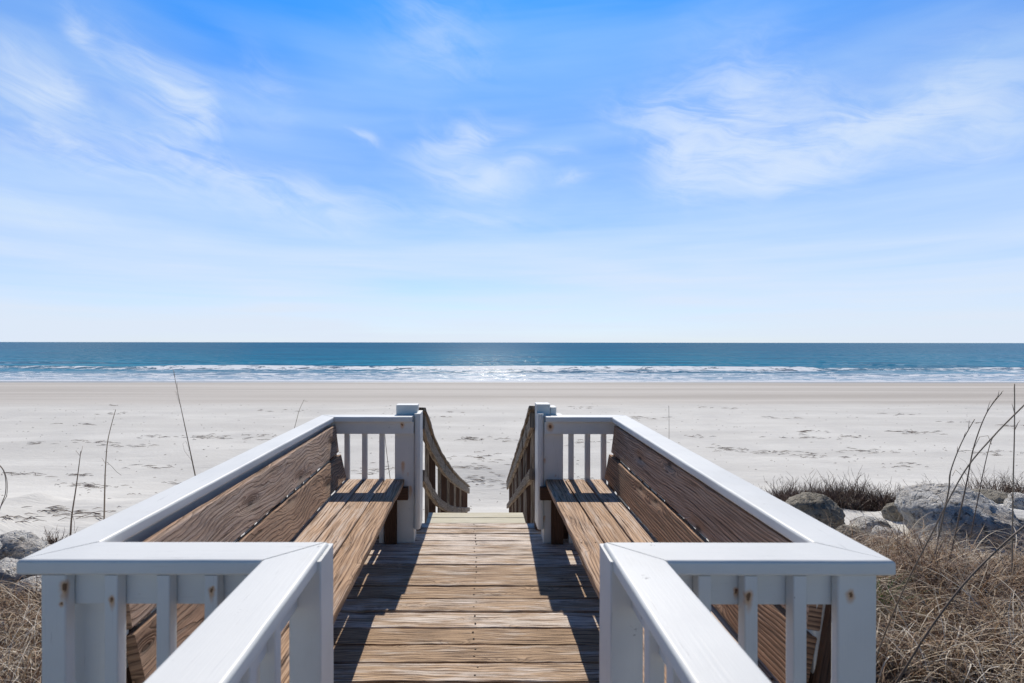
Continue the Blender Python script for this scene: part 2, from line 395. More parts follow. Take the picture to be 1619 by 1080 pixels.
def mat_sand():
    m, t, b = mat('pale_beach_sand')
    P = t.new('ShaderNodeNewGeometry').outputs['Position']
    x, y, z = t.sep(P)
    n1 = t.noise(P, .35, 4., .6); n2 = t.noise(t.mapv(P, (.12, .55, 1.)), 1., 5., .6, .3); n3 = t.noise(P, 9., 5., .65); n4 = t.noise(P, 170., 2., .6)
    c = t.mix(t.rng(n2, .35, .68), (.565, .545, .505), (.66, .64, .595))
    c = t.mix(t.rng(n1, .4, .75, 0., .5), c, (.50, .485, .46))
    c = t.mix(t.rng(n3, .62, .75, 0., .28), c, (.36, .35, .34))
    c = t.mix(t.rng(n4, .55, .75, 0., .35), c, (.34, .33, .32))
    # small dark crumbs of shell and wrack
    fl = t.noise(t.mapv(P, (1.2, 4.2, 1.)), 1.7, 6., .72, .6)
    patch = t.rng(t.noise(t.mapv(P, (.10, .30, 1.)), 1., 3., .5, .4), .45, .62)
    c = t.mix(t.m('MULTIPLY', t.rng(fl, .66, .72, 0., .6), t.m('MULTIPLY', patch, t.rng(y, 34., 46., 1., .0))), c, (.17, .15, .13))
    yy = t.m('ADD', y, t.m('MULTIPLY', t.m('SUBTRACT', n2, .5), 5.))
    yy = t.m('ADD', yy, t.m('MULTIPLY', x, -.015))
    damp = t.rng(yy, 33., 38.)
    dstr = t.noise(t.mapv(P, (.012, .22, 1.)), 1., 4., .6, .2)
    dc = t.mix(t.rng(dstr, .35, .65), (.41, .375, .335), (.53, .495, .45))
    c = t.mix(damp, c, dc)
    wet = t.rng(yy, 66., 71.)
    c = t.mix(wet, c, (.27, .27, .26))
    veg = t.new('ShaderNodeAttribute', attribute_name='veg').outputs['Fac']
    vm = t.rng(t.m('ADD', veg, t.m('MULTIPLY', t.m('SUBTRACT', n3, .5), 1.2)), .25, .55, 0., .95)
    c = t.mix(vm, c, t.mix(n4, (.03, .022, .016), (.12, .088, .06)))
    t.l.new(c, b.inputs['Base Color'])
    t.l.new(t.m('MULTIPLY_ADD', wet, -.6, .95), b.inputs['Roughness']); b.inputs['Specular IOR Level'].default_value = .25
    rip = t.noise(t.mapv(P, (.9, 3.2, 1.)), 2., 5., .65, .4)
    h = t.m('ADD', t.m('MULTIPLY', rip, .06), t.m('MULTIPLY', n3, .02))
    bp = t.new('ShaderNodeBump', {'Strength': .55, 'Distance': 1., 'Height': h}); t.l.new(bp.outputs[0], b.inputs['Normal'])
    return m


ys = np.concatenate([np.arange(-40, -2, 2.), np.arange(-2, 20, .2), np.arange(20, 40, .6), np.arange(40, 130, 3.), np.array([150, 200, 300, 400])])
xs = np.concatenate([-np.geomspace(420, 16, 34), np.arange(-15, 15.01, .2), np.geomspace(16, 420, 34)])
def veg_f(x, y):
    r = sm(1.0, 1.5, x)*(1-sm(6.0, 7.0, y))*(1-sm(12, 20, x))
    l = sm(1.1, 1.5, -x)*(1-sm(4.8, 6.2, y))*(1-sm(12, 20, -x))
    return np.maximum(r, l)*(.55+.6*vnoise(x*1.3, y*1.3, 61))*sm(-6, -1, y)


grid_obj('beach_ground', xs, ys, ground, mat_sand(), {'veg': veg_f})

# ---------------------------------------------------------------- the sea
SEA = -4.06


def breakers(X, Y):
    z = np.zeros_like(X); foam = np.zeros_like(X); silt = np.zeros_like(X)
    # (distance, wander, height, width, seed, drift)
    for (y0, wnd, hgt, wd, sd, dr) in ((106, 7, .75, 2.6, 11, -.03), (96, 5, .42, 2.0, 12, .02), (88, 4, .26, 1.6, 13, .0), (81, 3, .16, 1.3, 14, -.01), (128, 8, .55, 4.5, 15, -.05), (150, 9, .4, 6, 16, .0)):
        yc = y0+dr*X+wnd*(vnoise(X/22, X*0+.5, sd)-.5)+wnd*.5*(vnoise(X/7, X*0+.5, sd+20)-.5)
        amp = np.clip(vnoise(X/26+3, X*0+1.5, sd+40)*1.5-.1, .22, 1)
        if y0 == 106: amp = np.clip(amp*1.2, .62, 1)
        d = (Y-yc)/wd
        sh = np.where(d < 0, np.exp(-d*d*2.6), np.exp(-d*d*.55))
        z += hgt*amp*sh
        if y0 < 120:
            f = amp*np.where(d < -.15, np.exp(-np.clip(-.15-d, 0, 50)/(3.6)), np.exp(-((d+.15)**2)*7))
            foam = np.maximum(foam, f*(1. if y0 > 90 else .8))
            silt = np.maximum(silt, amp*np.exp(-((d+.55)**2)*6)*(hgt/.75))
    return z, foam, silt


def sea_z(X, Y):
    z, _, _ = breakers(X, Y)
    fade = 1-sm(150, 400, Y)
    return SEA+z*sm(70, 80, Y)+fade*.10*(vnoise(X/5, Y/2.2, 31)-.5)*sm(74, 84, Y)


def foam_f(X, Y):
    _, f, _ = breakers(X, Y)
    shore = (1-sm(86, 104, Y))*.56+.45*np.exp(-((Y-73.5)/2.0)**2)*(.5+vnoise(X/9, Y*0+.3, 33))
    return np.clip(np.maximum(f*.85, shore), 0, 1)


def silt_f(X, Y): return breakers(X, Y)[2]


def mat_sea():
    m, t, b = mat('sea_water')
    P = t.new('ShaderNodeNewGeometry').outputs['Position']
    x, y, z = t.sep(P)
    foam = t.new('ShaderNodeAttribute', attribute_name="foam").outputs['Fac']
    silt = t.new('ShaderNodeAttribute', attribute_name="silt").outputs['Fac']
    ly = t.m('LOGARITHM', t.m('MAXIMUM', y, 20.), 2.718)
    big = t.noise(t.xyz(t.m('MULTIPLY', x, .004), t.m('MULTIPLY', ly, 9.), 0.), 1., 4., .6, .2)
    band = t.noise(t.xyz(t.m('MULTIPLY', x, .016), t.m('MULTIPLY', ly, 30.), 3.), 1., 5., .65, .3)
    near = t.rng(ly, 4.6, 6.6, 1., 0.)
    c = t.mix(near, (.006, .110, .150), (.010, .235, .315))
    c = t.mix(t.rng(band, .40, .60, 0., .9), c, (.005, .085, .118))
    c = t.mix(t.rng(big, .5, .7, 0., .35), c, (.03, .17, .21))
    c = t.mix(t.rng(t.m('ADD', y, t.m('MULTIPLY', t.m('SUBTRACT', band, .5), 30.)), 82., 104., .82, 0.), c, (.42, .52, .58))
    c = t.mix(t.m('MULTIPLY', silt, .85), c, (.11, .085, .05))
    fn = t.noise(t.mapv(P, (.30, .9, .8)), 1., 6., .72, .8)
    fm = t.rng(t.m('ADD', foam, t.m('MULTIPLY', t.m('SUBTRACT', fn, .5), 3.0)), .50, .70)
    c = t.mix(fm, c, (.80, .82, .84))
    t.l.new(c, b.inputs['Base Color'])
    t.l.new(t.m('MULTIPLY_ADD', fm, .6, .14), b.inputs['Roughness'])
    b.inputs['IOR'].default_value = 1.33
    t.l.new(t.m('MULTIPLY_ADD', fm, -.15, .27), b.inputs['Specular IOR Level'])
    # wind-ruffled surface: small facets mostly tilted towards the viewer, as seen at grazing angles
    vo = t.new('ShaderNodeTexVoronoi', {'Vector': t.mapv(P, (.75, .9, 0.)), 'Scale': 1.})
    r_, g_, b_ = t.sep(vo.outputs['Color'])
    sx = t.m('MULTIPLY', t.m('MULTIPLY', t.m('SUBTRACT', r_, .5), t.m('SUBTRACT', b_, .5)), .5)
    sy = t.m('MULTIPLY_ADD', t.m('POWER', g_, 2.), -.050, -.225)
    nv = t.new('ShaderNodeVectorMath', {0: t.xyz(sx, sy, 1.)}); nv.operation = 'NORMALIZE'
    w2 = t.noise(t.mapv(P, (.25, .8, 1.)), 1., 4., .65, .3)
    bp2 = t.new('ShaderNodeBump', {'Strength': .35, 'Distance': .18, 'Height': w2, 'Normal': nv.outputs[0]})
    t.l.new(bp2.outputs[0], b.inputs['Normal'])
    return m


ysea = np.concatenate([np.arange(66, 112, .4), np.arange(112, 160, 1.), np.geomspace(160, 60000, 90)])
grid_obj('sea', np.linspace(-1.9, 1.9, 560), ysea, sea_z, mat_sea(), {'foam': foam_f, 'silt': silt_f}, fan=lambda Y: Y*.95+25)

# ---------------------------------------------------------------- boardwalk deck
def T(): return rnd.random()


walk = empty('boardwalk', (0, 2.4, 0), 'weathered tan plank boardwalk deck running between the two benches to the beach steps', 'boardwalk')
mb = MB(); nails = []
gaps = [1078.7, 1047.6, 1018.3, 991.6, 966.8, 946, 926.4, 908.6, 892.3, 877.1, 862.7, 854.4, 843.3, 835.3, 826.7]
edges = [EYE*FPX/(g-HORY) for g in gaps]
yy = edges[0]
while yy > -1.6: yy -= .147; edges.insert(0, yy)
for i in range(len(edges)-1):
    a, b_ = edges[i]+.0052, edges[i+1]-.0052
    wide = b_ > 1.25
    xl, xr = (-1.04, 1.0) if wide else (-.52, .47)
    if a > 3.95: xl, xr = -.47, .47
    yc, w = (a+b_)/2, b_-a
    z = -.019+rnd.uniform(-.0025, .0015); tl = rnd.uniform(-.002, .002)
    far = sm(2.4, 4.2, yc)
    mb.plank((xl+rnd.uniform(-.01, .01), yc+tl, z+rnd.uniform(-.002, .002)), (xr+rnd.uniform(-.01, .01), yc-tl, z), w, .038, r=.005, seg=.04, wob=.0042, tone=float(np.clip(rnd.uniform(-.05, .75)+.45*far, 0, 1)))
    for q in (-.25, .25): nails.append((rnd.uniform(-.012, .012), yc+w*q*rnd.uniform(.7, 1.2), .0015))
mb.build('planking', M_DECK, walk)
M_NAIL, t, b = mat('rusty_nail'); b.inputs['Base Color'].default_value = (.05, .035, .028, 1); b.inputs['Roughness'].default_value = .7; b.inputs['Metallic'].default_value = .3
nm = MB().tube([(0, 0, -.008), (0, 0, .0006)], .0042, 8); nail0 = nm.build('nail', M_NAIL, None, wn=False)


def nail(p, root):
    global nail0
    o = nail0 if nail0.parent is None else nail0.copy()
    if o is not nail0: COL.objects.link(o)
    o.parent = root; o.location = Vector(p)-root.location


for p in nails: nail(p, walk)
mb = MB()
for a, b_ in ((4.135, 4.262), (4.270, 4.395)):
    mb.plank((-.395, (a+b_)/2, -.019), (.40, (a+b_)/2, -.019), b_-a, .038, r=.006, seg=.08, wob=.002, tone=.6)
mb.build('new_edge_boards', M_YEL, walk)
mb = MB()
for x in (-1.0, -.5, 0., .46, .96):
    y0 = 1.27 if abs(x) > .6 else -1.5
    mb.plank((x, y0, -.13), (x, 4.05, -.13), .04, .18, r=.004, seg=.5)
mb.plank((-1.03, 4.075, -.13), (1.0, 4.075, -.13), .04, .18, r=.004)
mb.plank((-1.03, 1.245, -.15), (1.0, 1.245, -.15), .04, .18, r=.004)
mb.build('joists', M_BROWN, walk)
for (x, y) in ((-.9, 1.5), (.88, 1.5), (-.9, 3.9), (.88, 3.9), (-.45, -1.2), (.42, -1.2)):
    MB().tube([(x, y, float(ground(x, y))-.3), (x+.003, y, -.3), (x, y, -.221)], .10, 14).build('piling', M_BROWN, walk, wn=False)

# ---------------------------------------------------------------- railings round the bench bays
TOP, TH = .914, .038
CZ = TOP-TH/2


def railing(side):
    """side -1 left, +1 right; white railing: cap rails, rails under them, balusters, posts"""
    if side < 0:
        lab = 'white painted railing wrapping round the left bench, one plain square block on its far post'
        oN, iN, oF, iF = -1.110, -.985, -1.114, -1.000        # outer / inner edge of the long cap, near and far
        fo, fi = -.518, -.388                                  # the walkway cap rail
        pi, po = -.395, -.535                                  # stair head post
    else:
        lab = 'white painted railing wrapping round the right bench, stepped block on its far post'
        oN, iN, oF, iF = 1.014, .889, 1.092, .962
        fo, fi = .464, .338
        pi, po = .445, .585
    root = empty('railing', (side*1.05, 2.5, 0), lab, 'railing', 'white railings either side of the boardwalk')
    s = side
    yn0, yn1, yf0, yf1 = 1.25, 1.372, 3.652, 3.772
    # long cap: mitred at both ends (45 degrees)
    nc, fc = (oN+iN)/2, (oF+iF)/2
    wN, wF = abs(oN-iN), abs(oF-iF); w = (wN+wF)/2
    k = (yn1-yn0)/w
    g = .0019
    mcap = MB()
    # direction +Y: sd = +X ; length offset a*m: outer side longer at both ends
    mcap.plank((nc, (yn0+yn1)/2+g, CZ), (fc, (yf0+yf1)/2-g, CZ), w, TH, r=.009, cs=5, seg=.06, wob=.0012, m0=-k*s*1.0, m1=k*s*1.0, tone=.5)
    mcap.build('top_rail', M_PAINT, root)
    # near cross cap (runs from outer corner to walkway cap)
    fcn = (fo+fi)/2; wf = abs(fo-fi); wc = yn1-yn0; yc = (yn0+yn1)/2
    a, b_ = (nc, fcn) if s < 0 else (fcn, nc)
    # direction +X: sd = -Y ; near side (a>0) longer at the outer end, shorter at the walkway corner
    if s < 0: m0, m1 = -w/wc, -wf/wc
    else: m0, m1 = wf/wc, w/wc
    MB().plank((a+g, yc, CZ), (b_-g, yc, CZ), wc, TH, r=.009, cs=5, seg=.06, wob=.001, m0=m0, m1=m1, tone=.5).build('top_rail', M_PAINT, root)
    # walkway cap, towards and past the camera
    MB().plank((fcn, -1.5, CZ-.0005), (fcn, yc-g, CZ-.0005), wf, TH, r=.009, cs=5, seg=.08, wob=.001, m1=-s*wc/wf if False else s*-wc/wf, tone=.5).build('top_rail', M_PAINT, root)
    # far cross cap, butts on the stair head post
    end = pi+s*.052
    yc2 = (yf0+yf1)/2; wc2 = yf1-yf0
    a, b_ = (fc, end) if s < 0 else (end, fc)
    MB().plank((a+g, yc2, CZ+.0006), (b_-g, yc2, CZ+.0006), wc2, TH, r=.008, cs=5, seg=.06, wob=.001,
               m0=(w/wc2) if s < 0 else 0, m1=0 if s < 0 else -(w/wc2), tone=.5).build('top_rail', M_PAINT, root)
    # rails under the caps (2x4 on edge) and bottom rails
    RZ = TOP-TH-.0445
    sub = MB()
    sub.plank((nc-s*.04, 1.309, RZ), (fo+s*.0, 1.309, RZ), .038, .087, r=.003)
    sub.plank((oF-s*.05, 3.707, RZ), (end-s*.006, 3.707, RZ), .038, .087, r=.003)
    sub.plank((oN-s*.05, 1.34, RZ), (oF-s*.05, 3.68, RZ), .036, .087, r=.003)
    sub.plank(((fo+fi)/2, -1.5, RZ), ((fo+fi)/2, 1.27, RZ), .036, .087, r=.003)
    sub.build('upper_rail', M_PAINT, root)
    MB().plank((oF-s*.05, 3.83, .10), (po, 3.83, .10), .036, .24, r=.003).build('added_skirt_board', M_BROWN, root)  # board added low at the far end to block sun streaking under the bench
    sub = MB(); BZ = .10
    sub.plank((nc, 1.309, BZ), (fo, 1.309, BZ), .038, .087, r=.003)
    sub.plank((oN-s*.05, 1.34, BZ), (oF-s*.05, 3.68, BZ), .036, .087, r=.003)
    sub.plank(((fo+fi)/2, -1.5, BZ), ((fo+fi)/2, 1.27, BZ), .036, .087, r=.003)
    sub.build('bottom_rail', M_PAINT, root)
    # balusters
    def bal(x, y, z0=.03, z1=TOP-TH-.001, w=.036, d=.034):
        MB().plank((x, y, z0), (x+rnd.uniform(-.002, .002), y, z1), w, d, up=(0, 1, 0), r=.004, seg=.4, tone=T()).build('baluster', M_PAINT, root)
    yb = 1.272
    for x in ((-.882, -.758, -.640, -.545) if s < 0 else (.786, .669, .556)): bal(x, yb, w=.033)
    for x in ((-.925, -.800, -.676) if s < 0 else (.690, .808, .925)): bal(x, 3.744, z0=-.12, w=.036)
    n = 16
    for i in range(1, n):
        kk = i/n; bal(oN+(oF-oN)*kk-s*.014, 1.36+2.32*kk)
    y = 1.10
    while y > -1.45: bal((fo+fi)/2-s*.020, y, w=.034); y -= .122
    # posts
    def post(x0, x1, y0, y1, z0, z1, name='post', r=.006, tone=.5):
        xc, yc_ = (x0+x1)/2, (y0+y1)/2
        return MB().plank((xc, yc_, z0), (xc, yc_, z1), abs(x1-x0), abs(y1-y0), up=(0, 1, 0), r=r, cs=4, seg=.1, wob=.001, tone=tone).build(name, M_PAINT, root)
    if s < 0:
        post(-1.053, -.992, 1.256, 1.289, -.20, TOP-TH-.001)
        post(-1.035, -.947, 1.331, 1.42, -.20, TOP-TH-.001)
        post(-.458, -.379, 1.272, 1.388, -.2, TOP-.012, r=.005)
    else:
        post(.882, .978, 1.262, 1.289, -.20, TOP-TH-.001)
        post(.915, .985, 1.40, 1.47, -.20, TOP-TH-.001)
        post(.331, .412, 1.272, 1.388, -.2, TOP-.012, r=.005)
    post(oF-s*.09, oF-s*.02, 3.64, 3.686, -.2, TOP-TH-.001)
    # stair head post: square post, inner trim board, block on top
    post(pi+s*.045, pi+s*.185, 3.728, 3.86, -.0, TOP-.0, r=.004)
    post(pi, pi+s*.043, 3.70, 3.90, .105, TOP+.016, 'trim_board', r=.018)
    if s < 0:
        post(pi+s*.028, pi+s*.185, 3.775, 3.87, TOP+.001, .984, 'post_top', r=.008)
    else:
        post(pi+s*.0, pi+s*.100, 3.775, 3.90, TOP+.001, .990, 'post_top', r=.010)
        post(pi+s*.101, pi+s*.145, 3.775, 3.90, TOP+.001, .968, 'post_top', r=.008)
    return root


# mitre sanity: walkway cap is longer on its inner side (towards the aisle)
railing(-1); railing(1)


# ---------------------------------------------------------------- benches
def bench(side):
    s = side
    lab = ('left weathered wooden bench with heavily rippled grain on its two back boards' if s < 0 else
           'right weathered wooden bench with straight fine grain and a knot on its lower back board')
    root = empty('bench', (s*.72, 2.5, 0), lab, 'bench', 'built in benches facing each other across the boardwalk')
    y0, y1 = 1.40, 3.735
    if s < 0:
        se = [(-.505, -.508), (-.650, -.652), (-.792, -.795), (-.925, -.937)]          # (near, far) x of the seat board edges
        bk = [(-.897, -.925, .478), (-.937, -.968, .648), (-.945, -.976, .664), (-.968, -1.008, .852)]
    else:
        se = [(.485, .500), (.628, .642), (.768, .785), (.900, .927)]
        bk = [(.872, .922, .478), (.905, .962, .648), (.912, .970, .664), (.934, 1.000, .852)]
    mb = MB()
    for i in range(3):
        g = .0035
        a0, a1 = se[i][0]+s*g, se[i][1]+s*g; b0, b1 = se[i+1][0]-s*g, se[i+1][1]-s*g
        mb.plank(((a0+b0)/2, y0, .437+rnd.uniform(-.003, .002)), ((a1+b1)/2, y1+rnd.uniform(-.008, .006), .437), abs(a0-b0), .038, r=.006, seg=.05, wob=.0035, tone=(.35, .62, .7)[i] if s < 0 else (.45, .4, .65)[i])
    mb.build('seat', M_SEAT, root)
    mb = MB()
    for (p, q, tn) in ((bk[0], bk[1], .25), (bk[2], bk[3], .75)):
        n0 = Vector((p[0], y0-.0, p[2])); n1 = Vector((q[0], y0, q[2])); f0 = Vector((p[1], y1-.08, p[2])); f1 = Vector((q[1], y1-.08, q[2]))
        mid0, mid1 = (n0+n1)/2, (f0+f1)/2
        lean = (n1-n0).normalized()
        d = (mid1-mid0).normalized(); up = lean.cross(d)          # board thickness direction
        mb.plank(mid0, mid1, (n1-n0).length, .036, up=up, r=.005, seg=.05, wob=.003, tone=tn)
    mb.build('backrest', M_BACKL if s < 0 else M_BACKR, root)
    # supports: cross beam and leg under the seat, leaning strut behind the back boards
    for yb in (3.672, 2.55, 1.52):
        kx = (yb-y0)/(y1-y0)
        sup = MB()
        far_ = yb > 3
        xb0, xb1 = se[0][0]+(-s*.028 if far_ else s*.12), se[3][0]+s*.03
        sup.plank((xb0, yb, .372), (xb1, yb, .372), .040, .089, r=.003, tone=.5)
        xl = se[0][0]+(s*.10 if far_ else s*.30)
        sup.plank((xl, yb+.045, .0), (xl, yb+.045, .41), .085, .042, up=(0, 1, 0), r=.003, tone=.3)
        sup.build('leg', M_BROWN, root)
        bx = bk[0][0]+(bk[0][1]-bk[0][0])*kx; tx = bk[3][0]+(bk[3][1]-bk[3][0])*kx
        MB().plank((bx+s*.035-s*.06, yb+.01 if yb > 2 else 1.425, .03), (tx+s*.036, yb+.01 if yb > 2 else 1.425, .80), .034, .085, up=(1, 0, 0) if False else (0, 1, 0), r=.003, tone=.6).build('back_strut', M_BROWN, root)
    for yb in (3.672, 2.55, 1.52):
        for i in range(3):
            xm = (se[i][0]+se[i+1][0])/2
            for q in (-.035, .035):
                nail((xm+q, yb+rnd.uniform(-.008, .008), .4562), root)
    return root


bench(-1); bench(1)


# ---------------------------------------------------------------- steps down to the sand, with their rails
def vx(y): return .034*(y-3.75)                                     # the stairs veer a little to the right
def rz(y): return float(np.interp(y, [3.85, 4.41, 5.12, 6.0, 7.66, 11.4], [.97, .66, .35, .02, -.54, -1.73]))


stair = empty('staircase', (0, 4.6, 0), 'weathered wooden steps leading down from the deck end to the sand', 'stairs')
mb = MB(); y = 4.58
i = 0
SL = .33
while y < 11.3:
    z = rz(y)-.93+.02; x = vx(y)
    for q in (-.075, .075):
        mb.plank((x-.44, y+q, z), (x+.44, y+q, z), .140, .038, r=.005, seg=.1, wob=.003, tone=T())
    y += .40
mb.build('treads', M_DECK, stair)
for s in (-1, 1):
    st = MB()
    for (ya, yb) in ((4.10, 6.), (6., 8.6), (8.6, 11.5)):
        st.plank((vx(ya)+s*.46, ya, rz(ya)-1.03), (vx(yb)+s*.46, yb, rz(yb)-1.03), .04, .24, r=.004, seg=.4)
    st.build('stringer', M_BROWN, stair)

for s, lab in ((-1, 'weathered brown stair handrail left of the steps, bowed top rail ending at the sand'),
               (1, 'weathered brown stair handrail right of the steps, steep straight top rail')):
    root = empty('stair_railing', (s*.43, 4.5, 0), lab, 'handrail', 'wooden handrails on the beach steps')
    def xr(y): return vx(y)+(-.39 if s < 0 else .41)+s*.015
    def rz(y, s=s): return float(np.interp(y, [3.85, 4.41, 5.12, 6.0, 7.66, 11.4], [.97, .66, .35, .02, -.54, -1.73])) if s < 0 else .97-(y-3.85)*.352
    yend = 11.4 if s < 0 else 10.7
    yk = [3.91, 4.4, 5.0, 5.6, 6.4, 7.4, 8.4, 9.4, 10.4, yend]
    def polyrail(name, off, w, th, m, y0=0, y1=99, dx=0.):
        p = MB()
        ks = [y for y in yk if y0 <= y <= y1]
        for a, b_ in zip(ks[:-1], ks[1:]):
            p.plank((xr(a)+dx, a, rz(a)+off), (xr(b_)+dx, b_+.004, rz(b_)+off), w, th, r=.008, seg=.06, wob=.006, tone=.5)
        p.build(name, m, root)
    polyrail('handrail', .0, .115, .030, M_GREY, dx=s*.03)
    polyrail('side_rail', -.095, .036, .115, M_GREY)
    polyrail('mid_rail', -.50, .036, .085, M_GREY)
    for yp in (4.02, 5.05, 6.15, 7.3, 8.6, 9.9, yend-.12):
        gz = min(float(ground(xr(yp), yp))-.1, rz(yp)-1.0)
        MB().plank((xr(yp)+s*.068, yp, gz), (xr(yp)+s*.068+rnd.uniform(-.01, .01), yp, rz(yp)-.02), .088, .088, up=(0, 1, 0), r=.005, seg=.3, wob=.004, tone=T()).build('post', M_BROWN, root)
    for yp in (4.55, 5.6, 6.7, 7.9, 9.2):
        MB().plank((xr(yp)+s*.05, yp, rz(yp)-.90), (xr(yp)+s*.05, yp+rnd.uniform(-.06, .06), rz(yp)-.05), .036, .036, up=(0, 1, 0), r=.004, seg=.3, wob=.003, tone=T()).build('baluster', M_GREY, root)


# ---------------------------------------------------------------- boulders
def mat_rock(name, base, pale, dark, warm):
    m, t, b = mat(name)
    P = t.new('ShaderNodeTexCoord').outputs['Object']
    n1 = t.noise(P, 2.4, 6., .65, .4); n2 = t.noise(P, 11., 6., .7, .3); n3 = t.noise(P, 45., 4., .7)
    vo = t.new('ShaderNodeTexVoronoi', {'Vector': P, 'Scale': 7.}); vo.feature = 'DISTANCE_TO_EDGE'
    c = t.mix(t.rng(n1, .38, .62), base, pale)
    c = t.mix(t.rng(n2, .53, .62, 0., .85), c, dark)
    c = t.mix(t.rng(t.noise(P, 1.7, 3., .5), .5, .68, 0., .6), c, warm)
    c = t.mix(t.rng(n3, .58, .72, 0., .7), c, dark)
    t.l.new(c, b.inputs['Base Color']); b.inputs['Roughness'].default_value = .9; b.inputs['Specular IOR Level'].default_value = .2
    h = t.m('ADD', t.m('MULTIPLY', n2, .7), t.m('ADD', t.m('MULTIPLY', n3, .25), t.m('MULTIPLY', t.rng(vo.outputs['Distance'], 0., .08), .12)))
    bp = t.new('ShaderNodeBump', {'Strength': 1., 'Distance': .14, 'Height': h}); t.l.new(bp.outputs[0], b.inputs['Normal'])
    return m


M_ROCKP = mat_rock('pale_rough_rock', (.62, .59, .55), (.80, .78, .74), (.15, .14, .13), (.34, .26, .19))
M_ROCKB = mat_rock('tan_rough_rock', (.30, .27, .22), (.42, .38, .31), (.08, .075, .07), (.26, .22, .16))


def rock(x, y, w, h, d, seed, m, label, group, sink=.3, rot=0., lift=0., cuts=9):
    bm = bmesh.new(); bmesh.ops.create_icosphere(bm, subdivisions=5, radius=1.)
    rr = random.Random(seed)
    planes = [(Vector((rr.gauss(0, 1), rr.gauss(0, 1), rr.gauss(0, .8))).normalized(), rr.uniform(.70, .97)) for _ in range(cuts+4)]
    for v in bm.verts:
        c = v.co.copy()
        for n, dd in planes:
            k = c.dot(n)
            if k > dd: c -= n*(k-dd)*.96
        q = c*1.3+Vector((seed*3.1, 0, 0))
        f = 1+.12*mnoise.fractal(q*1.1, 1., 2.1, 5)+.05*mnoise.fractal(q*5, .8, 2.1, 4)+.06*abs(mnoise.fractal(q*13, .8, 2.1, 3))
        v.co = Vector((c.x*w/2*f, c.y*d/2*f, c.z*h*.62*f))
    for f in bm.faces: f.smooth = True
    me = bpy.data.meshes.new('boulder'); bm.to_mesh(me); bm.free(); me.materials.append(m)
    o = bpy.data.objects.new('boulder', me); COL.objects.link(o)
    o.location = (x, y, float(ground(x, y))+h*.62*(1-sink*2)*.5+lift); o.rotation_euler = (0, 0, rot)
    return tag(o, label, 'boulder', group)


def gp(px, py, off=0.):
    """the ground point seen at a photo pixel"""
    dx, dz = (px-VPX)/FPX, -(py-HORY)/FPX
    yv = np.arange(2., 60., .04); hit = EYE+dz*yv <= ground(dx*yv, yv)+off
    y = float(yv[int(np.argmax(hit))]) if hit.any() else 60.
    return dx*y, y


GR, GL = 'boulders in the dune on the right', 'boulders in the dune on the left'
rocks = [  # px, py(base), width px, height px, depth factor, material, label
    (1508, 846, 150, 92, .9, M_ROCKP, 'largest pale grey boulder, rough rounded top and shaded right side, in dry grass'),
    (1287, 836, 96, 62, .9, M_ROCKB, 'tan rounded boulder just beyond the right railing corner'),
    (1376, 842, 60, 26, .9, M_ROCKP, 'low flat whitish rock between the tan boulder and the large pale boulder'),
    (1420, 818, 40, 26, .9, M_ROCKB, 'small dark rock tucked against the left side of the large pale boulder'),
    (1405, 866, 60, 34, .9, M_ROCKP, 'pale low rock half covered by dry grass in front of the large boulder'),
    (1340, 862, 56, 34, .9, M_ROCKB, 'brown rock closest to the right railing corner'),
    (1614, 804, 44, 26, .9, M_ROCKP, 'pale rock right of the large boulder at the photo edge'),
    (1570, 790, 60, 16, 1., M_ROCKB, 'dark flat rock behind the right end of the large pale boulder'),
    (1606, 846, 50, 34, .9, M_ROCKP, 'whitish rock low beside the right foot of the large boulder'),
    (1345, 802, 46, 16, 1., M_ROCKB, 'low sandy brown rock under the twiggy shrubs')]
for i, (px, py, w, h, d, m, lab) in enumerate(rocks):
    x, y = gp(px, py); k = y/FPX
    rock(x, y, w*k, h*k*1.15, w*k*d, 40+i, m, lab, GR, .22, rnd.uniform(-.4, .4))
rocksl = [
    (22, 880, 90, 42, 1., M_ROCKP, 'dark and white streaked rock at the left photo edge, highest of the left rocks'),
    (8, 925, 90, 46, 1., M_ROCKP, 'pale rock at the left photo edge just above the dry grass'),
    (62, 912, 60, 34, 1., M_ROCKP, 'white low rock against the left railing corner'),
    (50, 945, 60, 34, 1., M_ROCKP, 'bluish pale rock sunk in dry grass by the left railing post'),
    (-70, 900, 120, 60, 1., M_ROCKP, 'pale rock just outside the left photo edge'),
    (120, 905, 80, 30, 1., M_ROCKB, 'brown rock hidden behind the left railing corner')]
for i, (px, py, w, h, d, m, lab) in enumerate(rocksl):
    x, y = gp(px, py); k = y/FPX
    rock(x, y, w*k, h*k*1.1, w*k*d, 70+i, m, lab, GL, .25, rnd.uniform(-.4, .4))
for i, (x, y, w, h, lab) in enumerate(((-1.15, 5.0, .5, .5, 'rounded pale rock in the shade under the far end of the left bench'),
                                       (1.2, 5.1, .5, .45, 'rounded pale rock in the shade under the far end of the right bench'))):
    rock(x, y, w, h, w, 90+i, M_ROCKP, lab, 'rocks under the boardwalk', .2)


